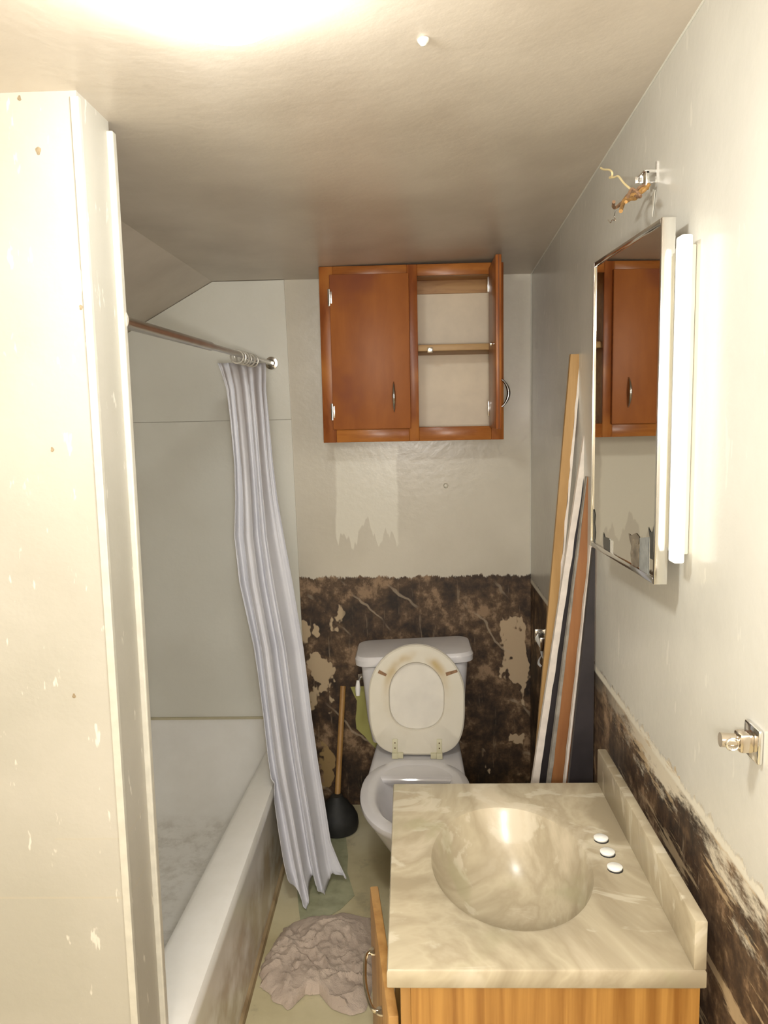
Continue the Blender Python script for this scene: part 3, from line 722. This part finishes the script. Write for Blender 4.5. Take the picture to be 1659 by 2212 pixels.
# px at the top row vt and at row 1680; parts of one board share their borders
board('tan wooden board with a chipped white edge, leftmost of the leaning boards', [('plank', 1233, 1253, 1153, 1172, tan, 0, 0, 0), ('painted_edge', 1253, 1258, 1172, 1177, whitep, .003, 0, -.001)], 765, 2.44, .018)
board('dark faced board with a broad white edge, crossing in front of the tan board', [('painted_edge', 1274, 1286, 1151, 1165.5, whitep, .0, .0015, 0), ('plank', 1286, 1297, 1165.5, 1185, blackp, 0, 0, .001)], 860, 2.36, .02)
board('brown board with a white and grey edge, right of the dark faced board', [('painted_edge', 1267, 1269, 1184, 1192, greyp, .0, .001, 0), ('plank', 1269, 1291, 1192, 1221, brownp, 0, .001, .001)], 1030, 2.30, .02)
board('thin brown strip with a pale chipped edge, between the brown board and the black board', [('painted_edge', 1276, 1281, 1220, 1224, whitep, .0012, 0, 0), ('plank', 1281, 1285, 1224, 1231, brownp, 0, 0, .001)], 1180, 2.25, .02)
board('wide black board, rightmost of the leaning boards', [('plank', 1281, 1286, 1230, 1281, blackp, 0, 0, 0)], 1185, 2.18, .02)
tag(link('metal_strip', strip(1270, 1276, 1262, 1268, 757, 1680, 2.405, .006), plain('pale_metal', (.6, .58, .52), .2, .9)), 'narrow pale metal strip leaning behind the mirror', 'metal strip')

# ------------------------------------------------------------------ toilet paper holder
p0 = at(1178, 1368, 0, XR-.02); hy_ = p0.y
tp = thing('paper_holder', 'chrome toilet paper holder with a hanging white paper strip on the right wall', 'toilet paper holder', (XR, hy_, p0.z))
bm = box((XR-.006, hy_-.07, p0.z-.05), (XR-.0005, hy_+.07, p0.z+.01), .002); add_box(bm, (XR-.05, hy_+.052, p0.z-.05), (XR-.004, hy_+.062, p0.z), .003); add_box(bm, (XR-.05, hy_-.062, p0.z-.05), (XR-.004, hy_-.052, p0.z), .003)
link('bracket', bm, chrome, tp)
link('roller', tube([(XR-.042, hy_-.052, p0.z-.035), (XR-.042, hy_+.052, p0.z-.035)], .008, 14), whitem, tp)
pp = [at(u, v, 1, hy_-.02) for u, v in ((1184, 1384), (1175, 1392), (1170, 1405), (1172, 1415), (1166, 1424), (1164, 1434), (1169, 1441))]
bm = newbm(); sp_ = smooth_path(pp, 5)
add_loft(bm, [[p+Vector((-.003, 0, 0)), p+Vector((.004, .006, .002)), p+Vector((.003, .012, .003)), p+Vector((-.004, .006, -.002))] for p in sp_])
pq = [at(u, v, 1, hy_-.02) for u, v in ((1186, 1392), (1176, 1398), (1170, 1408), (1173, 1420), (1180, 1430))]
add_loft(bm, [[p+Vector((-.002, 0, 0)), p+Vector((.003, .006, .002)), p+Vector((.002, .010, .003)), p+Vector((-.003, .006, -.002))] for p in smooth_path(pq, 5)])
link('paper_strip', bm, plain('white_paper', (.8, .79, .78), .7), tp)

# ------------------------------------------------------------------ towel bar bracket at the right edge
p0 = at(1634, 1602, 0, XR)
tb = thing('towel_bar_bracket', 'square chrome towel bar bracket on the right wall with its bar missing', 'towel bar bracket', tuple(p0))
link('wall_plate', box((XR-.009, p0.y-.026, p0.z-.027), (XR-.0005, p0.y+.026, p0.z+.027), .004), chrome, tb)
bm = box((XR-.030, p0.y-.014, p0.z-.014), (XR-.008, p0.y+.014, p0.z+.016), .005)
add_tube(bm, [(XR-.026, p0.y+.004, p0.z), (XR-.052, p0.y+.006, p0.z+.001)], .011, 18)
link('post', bm, plain('warm_chrome', (.70, .62, .52), .16, 1), tb)
link('bar_socket', torus((XR-.038, p0.y-.007, p0.z-.001), .009, .002, 'Y'), chrome, tb)

# ------------------------------------------------------------------ things on the floor
k = Mat('towel_cloth', .95); cc = k.ramp(k.noise(7, 4), [(.3, (.50, .40, .325)), (.7, (.62, .51, .42))])
k.bump(k.noise(110, 4, rough=.8), .7, .008); twm = k.done(cc)
outl = [(565, 2085), (590, 2045), (612, 2010), (650, 1985), (700, 1980), (750, 1975), (800, 1985), (812, 2030), (812, 2100), (805, 2150), (790, 2185), (755, 2195), (715, 2180), (690, 2150), (660, 2150), (625, 2185), (595, 2165), (570, 2140), (560, 2110)]
OW = [at(u, v, 2, 0) for u, v in outl]; cen = Vector((-.315, 2.32, 0))
bm = newbm(); nr, na = 60, 150; rows = []
def outr(a):
    # radius of the outline in direction a
    dirv = Vector((math.cos(a), math.sin(a), 0)); best = .1
    for i in range(len(OW)):
        p, q = OW[i]-cen, OW[(i+1) % len(OW)]-cen; e_ = q-p; den = dirv.x*e_.y-dirv.y*e_.x
        if abs(den) < 1e-9: continue
        t = (p.x*e_.y-p.y*e_.x)/den; s = (p.x*dirv.y-p.y*dirv.x)/den
        if t > 0 and 0 <= s <= 1: best = max(best, t)
    return best
ctr = bm.verts.new(cen+Vector((0, 0, .05)))
for i in range(1, nr+1):
    r = i/nr; row = []
    for j in range(na):
        a = 2*math.pi*j/na; R_ = outr(a)*(1+.07*noise.noise(Vector((a*5, 1, 0)))+.04*noise.noise(Vector((a*17, 3, 0))))*r; x, y = cen.x+math.cos(a)*R_, cen.y+math.sin(a)*R_
        wx_ = fbm(x*5, y*5, 3)*.35; ridge = 1-abs(noise.noise(Vector(((x+y)*5+wx_*3, (x-y)*9-wx_*3, 1.7)))*2.1); rid2 = 1-abs(noise.noise(Vector((x*19+wx_*5, y*13, 6.1)))*2.2)
        z = (.012+.017*max(0, ridge)**1.3+.007*max(0, rid2)**2+.005*max(0, 1-abs(noise.noise(Vector((x*34-wx_*9, y*22+wx_*8, 2.2)))*2.6)))*(1-r**7)+.004
        row.append(bm.verts.new((x, y, z if r < 1 else .002)))
    rows.append(row)
for j in range(na): bm.faces.new((ctr, rows[0][j], rows[0][(j+1) % na]))
for i in range(nr-1):
    for j in range(na): bm.faces.new((rows[i][j], rows[i+1][j], rows[i+1][(j+1) % na], rows[i][(j+1) % na]))
bmesh.ops.recalc_face_normals(bm, faces=bm.faces)
tag(link('towel', bm, twm), 'crumpled dusty pink towel lying on the floor beside the tub', 'towel')

gp = [(655, 1840), (700, 1800), (745, 1790), (752, 1850), (750, 1885), (766, 1935), (735, 1965), (690, 1992), (650, 2000), (645, 1960), (640, 1900)]
p = [at(u, v, 2, .001) for u, v in gp]
k = Mat('green_vinyl', .5); gv = k.done(k.ramp(k.noise(18, 5), [(.3, (.27, .28, .17)), (.65, (.40, .405, .26))]))
tag(link('vinyl_scrap', prism(p, (0, 0, .0015)), gv, None, False), 'flat grey green scrap of vinyl on the floor under the curtain hem', 'vinyl scrap')
p = at(963, 1049, 1, YB)
tag(link('wall_plug', lathe([(.011, 0), (.010, -.006), (.006, -.011), (0, -.012)], p, 20, 'Y'), plain('plug_cream', (.75, .72, .62), .3)), 'small round cream plug on the back wall below the cabinet', 'wall plug')
p = at(914, 88, 2, 2.33); p = Vector((p.x, p.y, zc(p.x, p.y)))
tag(link('ceiling_plug', lathe([(.010, .0), (.009, -.004), (.004, -.010), (0, -.011)], p, 20), plain('plug_white', (.85, .8, .72), .3)), 'small pale stub in the ceiling near the top of the view', 'ceiling plug')

# the dome lamp overhead, mostly above the frame
LX, LY = -.218, 1.052
lp = thing('ceiling_lamp', 'glowing white dome lamp on the ceiling at the top edge of the view', 'ceiling lamp', (LX, LY, ZC))
zl = zc(LX, LY)
link('base_ring', lathe([(0, 0), (.115, 0), (.118, -.010), (.112, -.016), (0, -.016)], (LX, LY, zl), 40), plain('lamp_white', (.85, .85, .82), .3), lp)
k = Mat('lit_dome', .3); k.b.inputs['Emission Color'].default_value = (.98, 1, .96, 1); k.b.inputs['Emission Strength'].default_value = 35
link('dome_glass', lathe([(.100, -.016), (.096, -.035), (.082, -.058), (.058, -.076), (.030, -.086), (0, -.088)], (LX, LY, zl), 40), k.done((.9, .9, .88)), lp)
